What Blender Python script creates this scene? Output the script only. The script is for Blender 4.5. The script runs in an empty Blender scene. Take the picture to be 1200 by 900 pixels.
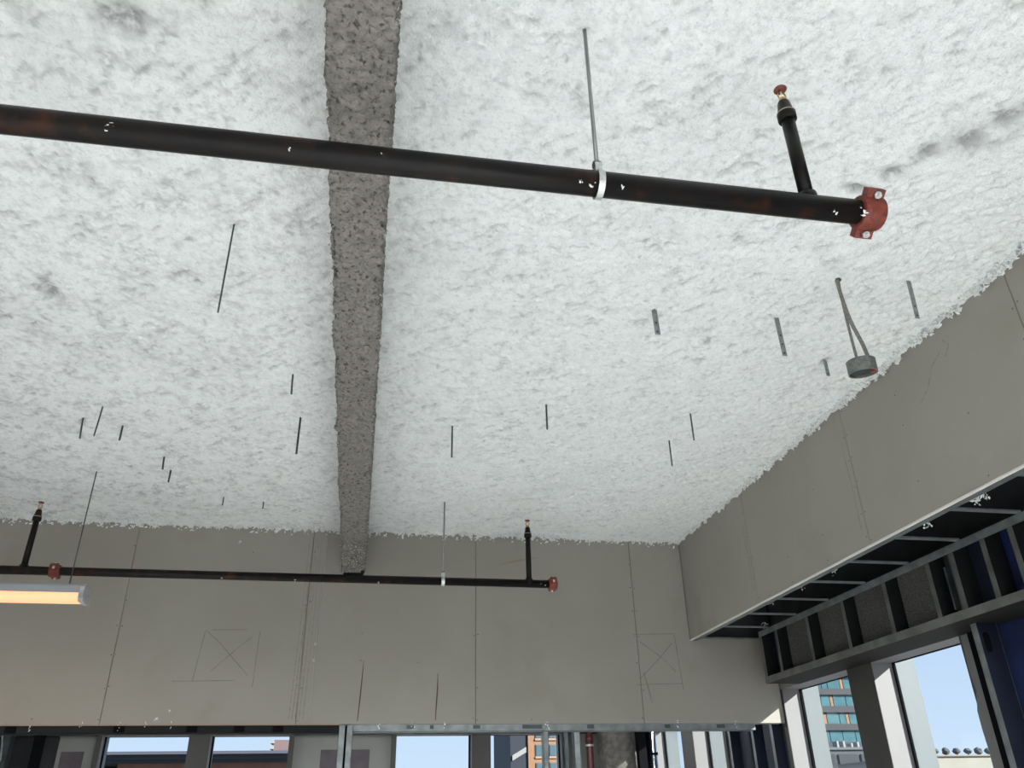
import bpy, bmesh, math, random
import numpy as np
from mathutils import Vector, Matrix

random.seed(7)
C = bpy.context.scene.collection
SC = bpy.context.scene
H = 1.6                      # camera height above the floor; heights below are written relative to the camera

# ------------------------------------------------------------------ camera
cam_d = bpy.data.cameras.new('camera'); cam = bpy.data.objects.new('camera', cam_d); C.objects.link(cam)
FPX, PIT, ROL, YAW = 941.17, math.radians(28.229), math.radians(-1.2244), math.radians(10.626)
cp, sp, cy, sy = math.cos(PIT), math.sin(PIT), math.cos(YAW), math.sin(YAW)
fw = Vector((sy*cp, cy*cp, sp)); r0 = Vector((cy, -sy, 0)); u0 = r0.cross(fw)
r2 = math.cos(ROL)*r0 + math.sin(ROL)*u0; u2 = r2.cross(fw)
m = Matrix((r2, u2, -fw)).transposed().to_4x4(); m.translation = (0, 0, H)
cam.matrix_world = m
cam_d.sensor_fit = 'HORIZONTAL'; cam_d.sensor_width = 36.0; cam_d.lens = FPX/1200*36.0
cam_d.clip_start = 0.05; cam_d.clip_end = 2000
SC.camera = cam

# ------------------------------------------------------------------ sky, sun, exposure
W = bpy.data.worlds.new('sky'); SC.world = W; W.use_nodes = True
nt = W.node_tree; nt.nodes.clear()
out = nt.nodes.new('ShaderNodeOutputWorld'); bg = nt.nodes.new('ShaderNodeBackground')
tc = nt.nodes.new('ShaderNodeTexCoord'); sx = nt.nodes.new('ShaderNodeSeparateXYZ')
rp = nt.nodes.new('ShaderNodeValToRGB')
nt.links.new(tc.outputs['Generated'], sx.inputs[0]); nt.links.new(sx.outputs['Z'], rp.inputs[0])
rp.color_ramp.elements[0].position = 0.0; rp.color_ramp.elements[0].color = (.59, .685, .81, 1)
rp.color_ramp.elements[1].position = 0.7; rp.color_ramp.elements[1].color = (.30, .52, .86, 1)
e_ = rp.color_ramp.elements.new(0.22); e_.color = (.43, .55, .77, 1)
nt.links.new(rp.outputs[0], bg.inputs[0]); bg.inputs[1].default_value = 1.0
nt.links.new(bg.outputs[0], out.inputs[0])
SUN_STRENGTH = 13.5
sd = bpy.data.lights.new('sun', 'SUN'); sd.energy = SUN_STRENGTH; sd.angle = math.radians(.6); sd.color = (1, .95, .87)
sun = bpy.data.objects.new('sun', sd); C.objects.link(sun)
sun.rotation_euler = Vector((-1, .70, -.62)).to_track_quat('-Z', 'Y').to_euler(); sun.location = (20, -14, 20)
LAMP_W = 62.0               # watts of each unseen fill pendant in the middle of its row
SC.view_settings.view_transform = 'Standard'; SC.view_settings.look = 'None'
SC.view_settings.gamma = 1; SC.view_settings.use_curve_mapping = False
SC.view_settings.exposure = 0.40

# ------------------------------------------------------------------ materials
MATS = {}
def mat(name, col, rough=.7, metal=0, col2=None, scale=8, bump=0, bscale=60, spec=.4, detail=4, thr=(.35, .65), stretch=None, col3=None, scale3=200, thr3=(.6, .7)):
    if name in MATS: return MATS[name]
    M = bpy.data.materials.new(name); M.use_nodes = True; n = M.node_tree; b = n.nodes['Principled BSDF']
    b.inputs['Base Color'].default_value = (*col, 1); b.inputs['Roughness'].default_value = rough
    b.inputs['Metallic'].default_value = metal; b.inputs['Specular IOR Level'].default_value = spec
    g = n.nodes.new('ShaderNodeNewGeometry'); vec = g.outputs['Position']
    if stretch:
        mp = n.nodes.new('ShaderNodeMapping'); mp.inputs['Scale'].default_value = stretch
        n.links.new(vec, mp.inputs[0]); vec = mp.outputs[0]
    src = None
    def layer(prev, c, sc, th):
        t = n.nodes.new('ShaderNodeTexNoise'); t.inputs['Scale'].default_value = sc; t.inputs['Detail'].default_value = detail
        n.links.new(vec, t.inputs['Vector'])
        r = n.nodes.new('ShaderNodeMapRange'); r.inputs[1].default_value = th[0]; r.inputs[2].default_value = th[1]
        n.links.new(t.outputs[0], r.inputs[0])
        x = n.nodes.new('ShaderNodeMix'); x.data_type = 'RGBA'
        n.links.new(r.outputs[0], x.inputs[0])
        if prev is None: x.inputs[6].default_value = (*col, 1)
        else: n.links.new(prev, x.inputs[6])
        x.inputs[7].default_value = (*c, 1)
        return x.outputs[2]
    if col2: src = layer(None, col2, scale, thr)
    if col3: src = layer(src, col3, scale3, thr3)
    if src: n.links.new(src, b.inputs['Base Color'])
    if bump:
        t = n.nodes.new('ShaderNodeTexNoise'); t.inputs['Scale'].default_value = bscale; t.inputs['Detail'].default_value = 3
        n.links.new(vec, t.inputs['Vector'])
        bp = n.nodes.new('ShaderNodeBump'); bp.inputs['Strength'].default_value = bump; bp.inputs['Distance'].default_value = .01
        n.links.new(t.outputs[0], bp.inputs['Height']); n.links.new(bp.outputs[0], b.inputs['Normal'])
    MATS[name] = M; return M
def emat(name, col, s):
    M = bpy.data.materials.new(name); M.use_nodes = True; b = M.node_tree.nodes['Principled BSDF']
    b.inputs['Base Color'].default_value = (*col, 1); b.inputs['Emission Color'].default_value = (*col, 1)
    b.inputs['Emission Strength'].default_value = s; b.inputs['Roughness'].default_value = .4
    MATS[name] = M; return M
def gmat(name, tint=(.93, .97, .98)):
    M = bpy.data.materials.new(name); M.use_nodes = True; n = M.node_tree; n.nodes.clear()
    o = n.nodes.new('ShaderNodeOutputMaterial'); t = n.nodes.new('ShaderNodeBsdfTransparent'); t.inputs[0].default_value = (*tint, 1)
    g = n.nodes.new('ShaderNodeBsdfGlossy'); g.inputs['Roughness'].default_value = .02
    lw = n.nodes.new('ShaderNodeLayerWeight'); lw.inputs[0].default_value = .5; x = n.nodes.new('ShaderNodeMixShader')
    pw_ = n.nodes.new('ShaderNodeMath'); pw_.operation = 'POWER'; pw_.inputs[1].default_value = 5
    f = n.nodes.new('ShaderNodeMath'); f.operation = 'MULTIPLY_ADD'; f.inputs[1].default_value = .45; f.inputs[2].default_value = .02
    n.links.new(lw.outputs['Facing'], pw_.inputs[0]); n.links.new(pw_.outputs[0], f.inputs[0])
    n.links.new(f.outputs[0], x.inputs[0]); n.links.new(t.outputs[0], x.inputs[1]); n.links.new(g.outputs[0], x.inputs[2])
    n.links.new(x.outputs[0], o.inputs[0]); MATS[name] = M; return M

DRY = mat('grey_drywall', (.280, .262, .231), .85, 0, (.300, .284, .256), 1.3, .04, 30, .2, col3=(.262, .241, .204), scale3=2.7, thr3=(.56, .85))
DRYEDGE = mat('drywall_edge', (.62, .60, .56), .8)
JOINT = mat('joint_shadow_board', (.12, .115, .105), .9)
STEEL = mat('galvanised_steel', (.25, .275, .28), .45, .6, (.17, .19, .195), 14)
STEELD = mat('dull_dark_steel', (.085, .10, .105), .5, .6, (.05, .06, .065), 9)
PIPE = mat('black_pipe', (.0075, .0072, .008), .34, .0, (.012, .010, .009), 16, col3=(.055, .020, .010), scale3=11, thr3=(.58, .80), spec=.13)
REDC = mat('red_oxide_paint', (.20, .036, .019), .5, 0, (.10, .020, .013), 60, .3, 90)
BRASS = mat('brass', (.62, .38, .17), .35, .9)
REDDISC = mat('copper_red', (.15, .045, .03), .45, .3)
ZINC = mat('zinc_plate', (.60, .61, .60), .35, .8, (.45, .46, .46), 90)
BEAMM = mat('grey_fireproofing', (.245, .229, .211), .95, 0, (.18, .168, .155), 34, 1.0, 130, .1, col3=(.07, .065, .06), scale3=70, thr3=(.54, .68))
BLUE = mat('blue_membrane', (.004, .008, .040), .6, 0, (.007, .017, .075), 3, .2, 20)
NAVY = mat('navy_membrane', (.003, .005, .016), .65, 0, (.004, .008, .026), 4, .15, 20)
SHEATH = mat('grey_sheathing', (.030, .030, .028), .9, 0, (.085, .084, .078), 130, .4, 150, detail=2)
VOID = mat('void_shade_black', (.020, .021, .023), .9, 0, (.030, .031, .035), 5)  # near-black colour puts the shade of the enclosed void into its surfaces
FRAME = mat('backlit_aluminium', (.052, .050, .047), .5, .15)  # same aluminium as the reveals, with the backlit shade put into the colour
FIN = mat('bluish_outer_fin', (.125, .138, .146), .5, .1)
REVEAL = mat('lit_aluminium', (.185, .178, .182), .55, .1)  # lit copy of the window frame aluminium
GASK = mat('black_gasket', (.0035, .0035, .005), .8, spec=.06)
GLASS = gmat('clear_glass')
FLOORM = mat('pale_concrete', (.62, .615, .60), .7, 0, (.57, .565, .55), .8, .05, 40)
PLAIN = mat('painted_wall', (.50, .48, .44), .85)
GREYB = mat('grey_board', (.26, .265, .245), .85, 0, (.22, .225, .21), 2.5)
PURP = mat('purple_primer', (.085, .07, .085), .85, 0, (.12, .105, .115), 5)
WHITE = mat('white_fleck', (.80, .81, .80), .9)
GALVB = mat('junction_box_steel', (.20, .212, .205), .5, .5, (.13, .14, .138), 70)
DKIN = mat('dark_green_inside', (.02, .035, .03), .5)
REDPLUG = mat('red_plug', (.22, .03, .025), .5)
CABLE = mat('armoured_cable', (.24, .23, .215), .5, .4, (.16, .155, .145), 120)
PENCIL = mat('pencil_line', (.10, .096, .088), .9, 0, (.19, .183, .165), 9)
RUST = mat('brown_stain', (.105, .055, .038), .9, 0, (.07, .045, .035), 30)
REDPIPE = mat('red_pipe_paint', (.045, .005, .005), .5, 0, (.045, .005, .005), 20)
CONC = mat('sprayed_column', (.11, .103, .092), .95, 0, (.06, .056, .05), 18, .5, 60)
LENS = emat('lit_lens', (1.0, .50, .27), .55)
HOUS = mat('lamp_housing', (.30, .315, .34), .4, .1)
ENDC = mat('lamp_end_cap', (.42, .42, .43), .35, .1, (.28, .28, .29), 40)

# ------------------------------------------------------------------ helpers
def box(bm, x0, x1, y0, y1, z0, z1):
    x0, x1 = min(x0, x1), max(x0, x1); y0, y1 = min(y0, y1), max(y0, y1); z0, z1 = min(z0, z1), max(z0, z1)
    v = [bm.verts.new(p) for p in ((x0,y0,z0),(x1,y0,z0),(x1,y1,z0),(x0,y1,z0),(x0,y0,z1),(x1,y0,z1),(x1,y1,z1),(x0,y1,z1))]
    for f in ((0,3,2,1),(4,5,6,7),(0,1,5,4),(1,2,6,5),(2,3,7,6),(3,0,4,7)): bm.faces.new([v[i] for i in f])
    return v
def tube(bm, pts, rad, n=12, caps=True):
    pts = [Vector(p) for p in pts]; rad = rad if isinstance(rad, (list, tuple)) else [rad]*len(pts)
    rings = []; up = None
    for i, p in enumerate(pts):
        d = (pts[min(i+1, len(pts)-1)] - pts[max(i-1, 0)])
        if d.length < 1e-9: d = Vector((0, 0, 1))
        d.normalize()
        if up is None: up = Vector((0,0,1)) if abs(d.z) < .9 else Vector((1,0,0))
        s = d.cross(up).normalized(); t = s.cross(d); up = t
        rings.append([bm.verts.new(p + rad[i]*(math.cos(a)*s + math.sin(a)*t)) for a in [2*math.pi*k/n for k in range(n)]])
    for a, b in zip(rings, rings[1:]):
        for k in range(n): bm.faces.new((a[k], a[(k+1)%n], b[(k+1)%n], b[k])).smooth = True
    if caps:
        bm.faces.new(rings[0][::-1]); bm.faces.new(rings[-1])
def lathe_axis(bm, base, axis, prof, n=20):
    axis = Vector(axis).normalized(); base = Vector(base)
    up = Vector((0,0,1)) if abs(axis.z) < .9 else Vector((1,0,0)); s = axis.cross(up).normalized(); t = s.cross(axis)
    rings = [[bm.verts.new(base + axis*h + r*(math.cos(a)*s + math.sin(a)*t)) for a in [2*math.pi*k/n for k in range(n)]] for h, r in prof]
    for a, b in zip(rings, rings[1:]):
        for k in range(n): bm.faces.new((a[k], a[(k+1)%n], b[(k+1)%n], b[k])).smooth = True
    bm.faces.new(rings[0][::-1]); bm.faces.new(rings[-1])
def prism(bm, poly, z0, z1, mp=lambda a, b, c: (a, b, c)):
    lo = [bm.verts.new(mp(a, b, z0)) for a, b in poly]; hi = [bm.verts.new(mp(a, b, z1)) for a, b in poly]
    n = len(poly)
    bm.faces.new(lo[::-1]); bm.faces.new(hi)
    for i in range(n): bm.faces.new((lo[i], lo[(i+1)%n], hi[(i+1)%n], hi[i]))
def tag(o, label=None, cat=None, group=None, kind=None):
    if label: o['label'] = label
    if cat: o['category'] = cat
    if group: o['group'] = group
    if kind: o['kind'] = kind
    return o
def wloc(o):
    v = Vector(o.location)
    while o.parent: o = o.parent; v = v + Vector(o.location)
    return v
def obj(name, bm, m, parent=None, rel=True, fix=True):
    """one mesh object from a bmesh in world coordinates (heights relative to the camera unless rel=False)"""
    if fix: bmesh.ops.recalc_face_normals(bm, faces=bm.faces)
    me = bpy.data.meshes.new(name); 
    co = np.array([v.co for v in bm.verts]); c = (co.min(0)+co.max(0))/2
    for v in bm.verts: v.co = v.co - Vector(c)
    bm.to_mesh(me); bm.free()
    o = bpy.data.objects.new(name, me); C.objects.link(o)
    w = Vector(c) + Vector((0, 0, H if rel else 0))
    if parent: o.parent = parent; o.location = w - wloc(parent)
    else: o.location = w
    if m: me.materials.append(m)
    return o
def empty(name, loc, label=None, cat=None, group=None, kind=None, rel=True):
    o = bpy.data.objects.new(name, None); C.objects.link(o); o.empty_display_size = .1
    o.location = Vector(loc) + Vector((0, 0, H if rel else 0))
    return tag(o, label, cat, group, kind)
def bx(name, dims, m, parent=None, **k):
    bm = bmesh.new(); box(bm, *dims); return obj(name, bm, m, parent, **k)
def bevel(bm, w=.003, seg=1):
    bmesh.ops.recalc_face_normals(bm, faces=bm.faces)
    bmesh.ops.bevel(bm, geom=[e for e in bm.edges], offset=w, segments=seg, affect='EDGES', clamp_overlap=True)

# value noise on arrays ---------------------------------------------------
def vnoise(x, y, seed):
    rs = np.random.RandomState(seed); T = rs.rand(512, 512)
    xi = np.floor(x).astype(int); yi = np.floor(y).astype(int); fx = x-xi; fy = y-yi
    fx = fx*fx*(3-2*fx); fy = fy*fy*(3-2*fy)
    g = lambda a, b: T[a % 512, b % 512]
    return (g(xi,yi)*(1-fx)+g(xi+1,yi)*fx)*(1-fy) + (g(xi,yi+1)*(1-fx)+g(xi+1,yi+1)*fx)*fy
def fbm(x, y, seed, octs=3, gain=.5):
    s = 0; a = 1; t = 0
    for i in range(octs): s = s + a*vnoise(x*2**i, y*2**i, seed+i); t += a; a *= gain
    return s/t
def grid_mesh(name, Xs, Ys, Zs, m, attr=None, parent=None):
    ny, nx = Xs.shape
    me = bpy.data.meshes.new(name)
    co = np.stack([Xs, Ys, Zs], -1).reshape(-1, 3).astype(np.float32)
    idx = np.arange(nx*ny).reshape(ny, nx)
    q = np.stack([idx[:-1,:-1], idx[1:,:-1], idx[1:,1:], idx[:-1,1:]], -1).reshape(-1, 4)
    me.vertices.add(len(co)); me.vertices.foreach_set('co', co.ravel())
    me.loops.add(q.size); me.loops.foreach_set('vertex_index', q.ravel().astype(np.int32))
    me.polygons.add(len(q)); me.polygons.foreach_set('loop_start', np.arange(0, q.size, 4, dtype=np.int32))
    me.polygons.foreach_set('use_smooth', np.ones(len(q), dtype=bool))
    me.update(); me.validate()
    if attr is not None:
        a = me.attributes.new('dirt', 'FLOAT', 'POINT'); a.data.foreach_set('value', attr.ravel().astype(np.float32))
    me.materials.append(m)
    o = bpy.data.objects.new(name, me); C.objects.link(o)
    if parent: o.parent = parent; o.location = -wloc(parent)
    return o

# ------------------------------------------------------------------ room dimensions (relative to the camera)
ZC = 1.935      # underside of the sprayed ceiling
YB = 6.0        # face of the hanging back bulkhead
ZB = .565       # its bottom
XF = 2.47       # face of the right fascia
ZF = 1.155      # its bottom
XH = 2.88       # framed header above the right windows
ZH = .80        # window head
XW = 3.145      # inner face of the right facade
YW = 9.60       # inner face of the far facade
XL, YN = -6.5, -7.0

# floor ---------------------------------------------------------------
tag(bx('floor', (XL-.2, XW+.4, YN-.2, YW+.4, -H-.15, -H), FLOORM), 'pale bare concrete floor slab', kind='structure')
# ceiling: sprayed white fibre ----------------------------------------
def ceil_mat():
    M = bpy.data.materials.new('sprayed_white_fibre'); M.use_nodes = True; n = M.node_tree; b = n.nodes['Principled BSDF']
    b.inputs['Roughness'].default_value = .95; b.inputs['Specular IOR Level'].default_value = .1
    a = n.nodes.new('ShaderNodeAttribute'); a.attribute_name = 'dirt'
    x = n.nodes.new('ShaderNodeMix'); x.data_type = 'RGBA'
    x.inputs[6].default_value = (.84, .865, .862, 1); x.inputs[7].default_value = (.33, .34, .335, 1)
    n.links.new(a.outputs['Fac'], x.inputs[0])
    g = n.nodes.new('ShaderNodeNewGeometry'); prev = x.outputs[2]
    for sc_, lo, hi, am, c in ((48, .54, .70, .46, (.50, .51, .505, 1)), (110, .54, .68, .38, (.48, .49, .485, 1)), (22, .35, .50, .5, (.88, .895, .89, 1))):
        tn = n.nodes.new('ShaderNodeTexNoise'); tn.inputs['Scale'].default_value = sc_; tn.inputs['Detail'].default_value = 4; tn.inputs['Roughness'].default_value = .6
        n.links.new(g.outputs['Position'], tn.inputs['Vector'])
        mr = n.nodes.new('ShaderNodeMapRange'); mr.inputs[1].default_value = lo; mr.inputs[2].default_value = hi; mr.inputs[4].default_value = am
        if sc_ == 22: mr.inputs[3].default_value = am; mr.inputs[4].default_value = 0
        n.links.new(tn.outputs[0], mr.inputs[0])
        y_ = n.nodes.new('ShaderNodeMix'); y_.data_type = 'RGBA'; n.links.new(mr.outputs[0], y_.inputs[0]); n.links.new(prev, y_.inputs[6]); y_.inputs[7].default_value = c
        prev = y_.outputs[2]
    n.links.new(prev, b.inputs['Base Color'])
    t = n.nodes.new('ShaderNodeTexNoise'); t.inputs['Scale'].default_value = 130; t.inputs['Detail'].default_value = 6; t.inputs['Roughness'].default_value = .65
    n.links.new(g.outputs['Position'], t.inputs['Vector'])
    bp = n.nodes.new('ShaderNodeBump'); bp.inputs['Strength'].default_value = .8; bp.inputs['Distance'].default_value = .010
    n.links.new(t.outputs[0], bp.inputs['Height']); n.links.new(bp.outputs[0], b.inputs['Normal'])
    return M
FIB = ceil_mat()
def ceil_height(x, y):
    # clumps lie along a diagonal, as the spray left them
    u = (x*.74 - y*.67); v = (x*.67 + y*.74)
    z = -.030*(fbm(x*2.2, y*2.2, 3, 2)-.5)
    z += -.011*(fbm(u*7, v*15, 11, 2, .6)-.5)
    n = fbm(u*30, v*42, 23, 2, .9)
    z += -.007*(np.abs(n-.5)*-2.2+.6)
    z += -.009*(fbm(x*57, y*57, 29, 1)-.5)
    pit = np.clip((fbm(u*11, v*30, 41, 3, .9)-.63)/.14, 0, 1)
    z += .010*pit
    return z, n, pit
SPOTS = [(1.93, 1.56, .05, .035), (1.87, 1.66, .07, .05), (1.77, 1.73, .045, .04), (1.70, 1.84, .04, .03), (1.98, 1.46, .05, .06), (2.15, 3.10, .02, .04),
         (1.62, 1.93, .05, .02), (-.55, 1.50, .06, .03), (-.75, 1.62, .07, .05), (-1.35, 3.0, .03, .08)]
def make_ceiling():
    st = .0088
    xs = np.arange(-3.3, XF+.012, st); ys = np.arange(1.0, YB+.012, st)
    # wide coarse cells outside the fine area so that it is one sheet
    xs = np.concatenate([np.linspace(XL, -3.35, 12), xs]); ys = np.concatenate([np.linspace(YN, .95, 30), ys])
    X, Y = np.meshgrid(xs, ys)
    z, n, pit = ceil_height(X, Y)
    dB = YB - Y; dR = XF - X
    sk = .5 + 1.1*fbm(X*14, Y*14, 77, 3, .7)
    for d in (dB, dR): z -= .012*np.exp(-np.clip(d, 0, 9)/.018)*sk
    dirt = np.clip((fbm(X*3.1, Y*3.1, 91, 3)-.52)/.4, 0, 1)*.30*np.clip(.55 - .25*X, .15, 1.0)
    dirt += .48*pit + .50*np.clip((fbm(X*40, Y*40, 97, 2)-.72)/.2, 0, 1) + .30*np.clip((fbm(X*19, Y*19, 99, 4, .85)-.49)/.22, 0, 1)*np.clip(.95-.36*X, .30, 1.5)
    for sx_, sy_, rx, ry in SPOTS:
        g = np.exp(-(((X-sx_)/rx)**2 + ((Y-sy_)/ry)**2)*1.2); gg = g*(.4+1.2*fbm(X*30, Y*30, 5, 2))
        z += .022*gg; dirt += 1.1*gg
    o = grid_mesh('ceiling', X, Y, z+ZC+H, FIB, np.clip(dirt, 0, 1))
    tag(o, 'ceiling sprayed with lumpy white fibre insulation', kind='structure')
    return o
ceil = make_ceiling()
bx('deck', (XL-.2, XW+.4, YN-.2, YW+.4, ZC+.12, ZC+.25), VOID, ceil)
def tufts(name, spots, m, parent, smin, smax):
    V, F = [], []
    rs = np.random.RandomState(len(spots))
    for p in spots:
        s = rs.uniform(smin, smax); a = rs.normal(size=(6, 3))*.25
        base = np.array([(1,0,0),(-1,0,0),(0,1,0),(0,-1,0),(0,0,1),(0,0,-1)])+a
        q, _ = np.linalg.qr(rs.normal(size=(3,3))); base = base*np.array([1.5, .8, .6])*s
        k = len(V)
        V += [tuple(b@q + np.array(p)) for b in base]
        F += [(k+i, k+j, k+l) for i, j, l in ((0,2,4),(2,1,4),(1,3,4),(3,0,4),(2,0,5),(1,2,5),(3,1,5),(0,3,5))]
    me = bpy.data.meshes.new(name); me.from_pydata(V, [], F); me.update(); me.materials.append(m)
    o = bpy.data.objects.new(name, me); C.objects.link(o); o.parent = parent; o.location = Vector((0,0,H)) - wloc(parent)
    o['kind'] = 'stuff'; return o
sp_ = []
rr = random.Random(3)
def edge_drop(s): return .009 + .012*math.sin(s*5.1+math.sin(s*13)) + .008*math.sin(s*37)+.010*math.sin(s*91)
for i in range(6500):
    s = rr.uniform(-3.2, 2.46); sp_.append((s, YB-.003-abs(rr.gauss(0, .014)), ZC+.004-rr.random()**1.2*max(.006, edge_drop(s))))
for i in range(6000):
    s = rr.uniform(1.3, 6.0); sp_.append((XF-.003-abs(rr.gauss(0, .012)), s, ZC+.006-rr.random()**1.2*max(.006, edge_drop(s+3))))
for i in range(500):
    s = rr.uniform(-3.2, 2.46); sp_.append((s, YB-.003, ZC-.01-rr.random()**2.0*.05))
def ragged(n, lo, hi, put):
    for i in range(n):
        s = rr.uniform(lo, hi); d = .004+rr.random()**1.9*.038
        for k in range(12):
            t = rr.random(); put(s+rr.gauss(0, .016*(1-.75*t)), t*d)
ragged(330, -3.2, 2.46, lambda s, d: sp_.append((s, YB-.003-abs(rr.gauss(0, .008)), ZC-.004-d)))
ragged(300, 1.3, 6.0, lambda s, d: sp_.append((XF-.003-abs(rr.gauss(0, .008)), s, ZC-.004-d)))
tufts('fibre_tuft', sp_, FIB, ceil, .0035, .0115)

# beam along the ceiling, sprayed with grey fireproofing ----------------
def make_beam():
    x0, x1, zb = -.178, -.016, 1.596
    prof = []
    for k in range(44): prof.append((x0, ZC+.05-(ZC+.05-zb)*k/43, -1, 0))
    for k in range(1, 24): prof.append((x0+(x1-x0)*k/24, zb, 0, -1))
    for k in range(44): prof.append((x1, zb+(ZC+.05-zb)*k/43, 1, 0))
    prof = np.array(prof); ys = np.concatenate([np.linspace(YN, .9, 12), np.arange(.95, YB+.01, .0085)])
    P, Y = np.meshgrid(np.arange(len(prof)), ys)
    s = P*.0075
    d = .010*(fbm(s*8, Y*6, 61, 2)-.5) + .022*(fbm(s*40+Y*22, Y*45-s*18, 67, 2, .8)-.5) - .012*np.clip((fbm(s*80, Y*70, 71, 1)-.66)/.2, 0, 1)
    px, pz, nx, nz = (prof[P, i] for i in range(4))
    # wavy edges
    wob = .007*(fbm(Y*3, Y*0, 81, 3)-.5)
    X = px + nx*d + np.where(nx < 0, -wob, wob)*(np.abs(nx) > 0) + .3*d*(nx == 0); Z = pz + nz*d + .006*(fbm(Y*1.5, Y*0+3, 83, 2)-.5)
    lip = np.exp(-((Y-3.46)/.035)**2)*(nx < 0)*np.exp(-((pz-zb)/.05)**2); X = X - .022*lip
    o = grid_mesh('ceiling_beam', X, Y, Z+H, BEAMM)
    return tag(o, 'beam sprayed with rough grey fireproofing running along the ceiling', kind='structure')
beam = make_beam()
s2 = []
for i in range(420): s2.append((rr.uniform(-.175, -.02), YB-rr.random()**1.5*.75, 1.596+rr.uniform(-.012, .006)))
for i in range(260): s2.append((rr.choice((-.18, -.014))+rr.gauss(0, .003), rr.uniform(1.1, 6), 1.60+rr.uniform(-.01, .03)))
tufts('fibre_fleck', s2, mat('pale_grey_fleck', (.40, .39, .37), .9), beam, .0025, .006)

# ------------------------------------------------------------------ back bulkhead
wb = empty('wall_back', (0, YB, ZB), 'grey drywall bulkhead hanging across the room with open space below', kind='structure')
edges = [XL, -5.30, -4.08, -2.86, -1.64, -.405, .815, 2.045, 3.14]
for a, b in zip(edges, edges[1:]):
    bm = bmesh.new(); box(bm, a+.0014, b-.0014, YB, YB+.016, ZB, ZC+.06); bevel(bm, .0018)
    obj('drywall_sheet', bm, DRY, wb)
bx('backing_board', (XL, 3.14, YB+.0165, YB+.03, ZB+.003, ZC+.06), JOINT, wb)
bx('rear_board', (XL, 3.14, YB+.10, YB+.116, ZB+.003, ZC+.1), DRY, wb)
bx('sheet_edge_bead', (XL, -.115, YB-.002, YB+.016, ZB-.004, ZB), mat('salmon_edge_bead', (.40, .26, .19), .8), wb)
# tracks under the bulkhead
def c_track(x0, x1, m, z0, z1):
    bm = bmesh.new(); box(bm, x0, x1, YB+.010, YB+.014, z0, z1); box(bm, x0, x1, YB+.095, YB+.099, z0, z1); box(bm, x0, x1, YB+.010, YB+.099, z0, z0+.002)
    return obj('bottom_track', bm, m, wb)
c_track(XL, -.115, mat('black_track', (.012, .014, .015), .7, 0, spec=.15), ZB-.052, ZB-.0045); c_track(-.02, 2.90, STEEL, ZB-.046, ZB-.001)
for x, w in ((.34, .05), (.50, .025), (.80, .05), (1.15, .14), (1.62, .05), (2.2, .04), (2.6, .06)):
    bx('track_notch', (x, x+w, YB+.006, YB+.0098, ZB-.03, ZB-.006), STEELD, wb)
for x in (-2.2, -1.55, -1.1, -.8, -.55): bx('track_clip', (x, x+.07, YB+.006, YB+.0098, ZB-.045, ZB-.008), GASK, wb)
# screws
bm = bmesh.new()
for x in edges[2:-1]:
    for off in (-.014, .014, .40, .81):
        for k in range(8):
            if rr.random() < (.65 if abs(off) < .1 else .22):
                z = ZB+.04+k*.19+rr.uniform(-.02, .02); xx = x+off+rr.uniform(-.004, .004)
                tube(bm, [(xx, YB-.0008, z), (xx, YB+.002, z)], .0032+rr.random()*.0015, 6)
obj('screw_head', bm, mat('dark_screw', (.05, .05, .05), .6), wb)['kind'] = 'stuff'
def line_strip(name, pts, w, m, parent, plane='y', pos=YB-.0006):
    """a drawn or stained line on a wall: a thin raised strip through 2D points"""
    bm = bmesh.new(); vs = []
    for i, p in enumerate(pts):
        a = Vector(pts[max(i-1, 0)]); b = Vector(pts[min(i+1, len(pts)-1)]); d = (b-a).normalized(); n = Vector((-d.y, d.x))
        ww = w[i] if isinstance(w, (list, tuple)) else w
        l = Vector(p)+n*ww/2; r = Vector(p)-n*ww/2
        f = (lambda q, o: (q.x, pos+o, q.y)) if plane == 'y' else (lambda q, o: (pos+o, q.x, q.y))
        vs.append([bm.verts.new(f(q, o)) for q, o in ((l, 0), (r, 0), (r, .0008), (l, .0008))])
    for a, b in zip(vs, vs[1:]):
        for k in range(4): bm.faces.new((a[k], a[(k+1)%4], b[(k+1)%4], b[k]))
    bm.faces.new(vs[0]); bm.faces.new(vs[-1])
    return obj(name, bm, m, parent)
# crossed-out rectangles drawn in pencil
for q in ([(-1.075, 1.165), (-1.11, .835)], [(-.71, 1.17), (-.715, .80)], [(-1.03, 1.175), (-.80, 1.18)], [(-1.24, .835), (-.84, .842)], [(-1.07, 1.17), (-.97, 1.09), (-.755, .875)], [(-.76, 1.13), (-.87, 1.03), (-1.0, .90)],
          [(2.02, 1.19), (2.34, 1.20)], [(2.01, .83), (2.37, .84)], [(2.06, 1.14), (2.22, 1.03), (2.33, .92)], [(2.32, 1.13), (2.2, 1.01), (2.04, .87)], [(2.345, 1.2), (2.37, .80)]):
    line_strip('pencil_line', q, .0032, PENCIL, wb)
line_strip('stain_streak', [(.02, .98), (.018, .90), (.012, .75), (.004, .585)], [.002, .006, .009, .005], RUST, wb)
line_strip('stain_streak', [(.545, .90), (.545, .80), (.54, .70), (.535, .59)], [.003, .009, .009, .005], RUST, wb)
line_strip('stain_streak', [(2.075, .92), (2.10, .80), (2.12, .70)], [.003, .007, .002], PENCIL, wb)
for xt, xb, w in ((-.41, -.43, .004), (-.385, -.41, .003), (-.37, -.385, .003), (-.432, -.452, .003), (-.35, -.36, .0025)):
    line_strip('tape_ridge', [(xt, 1.86), (xt*.5+xb*.5+.003, 1.2), (xb, .60)], [w, w*1.3, w*2], mat('scraped_paper', (.17, .16, .14), .9, 0, (.28, .26, .23), 40), wb)
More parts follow.
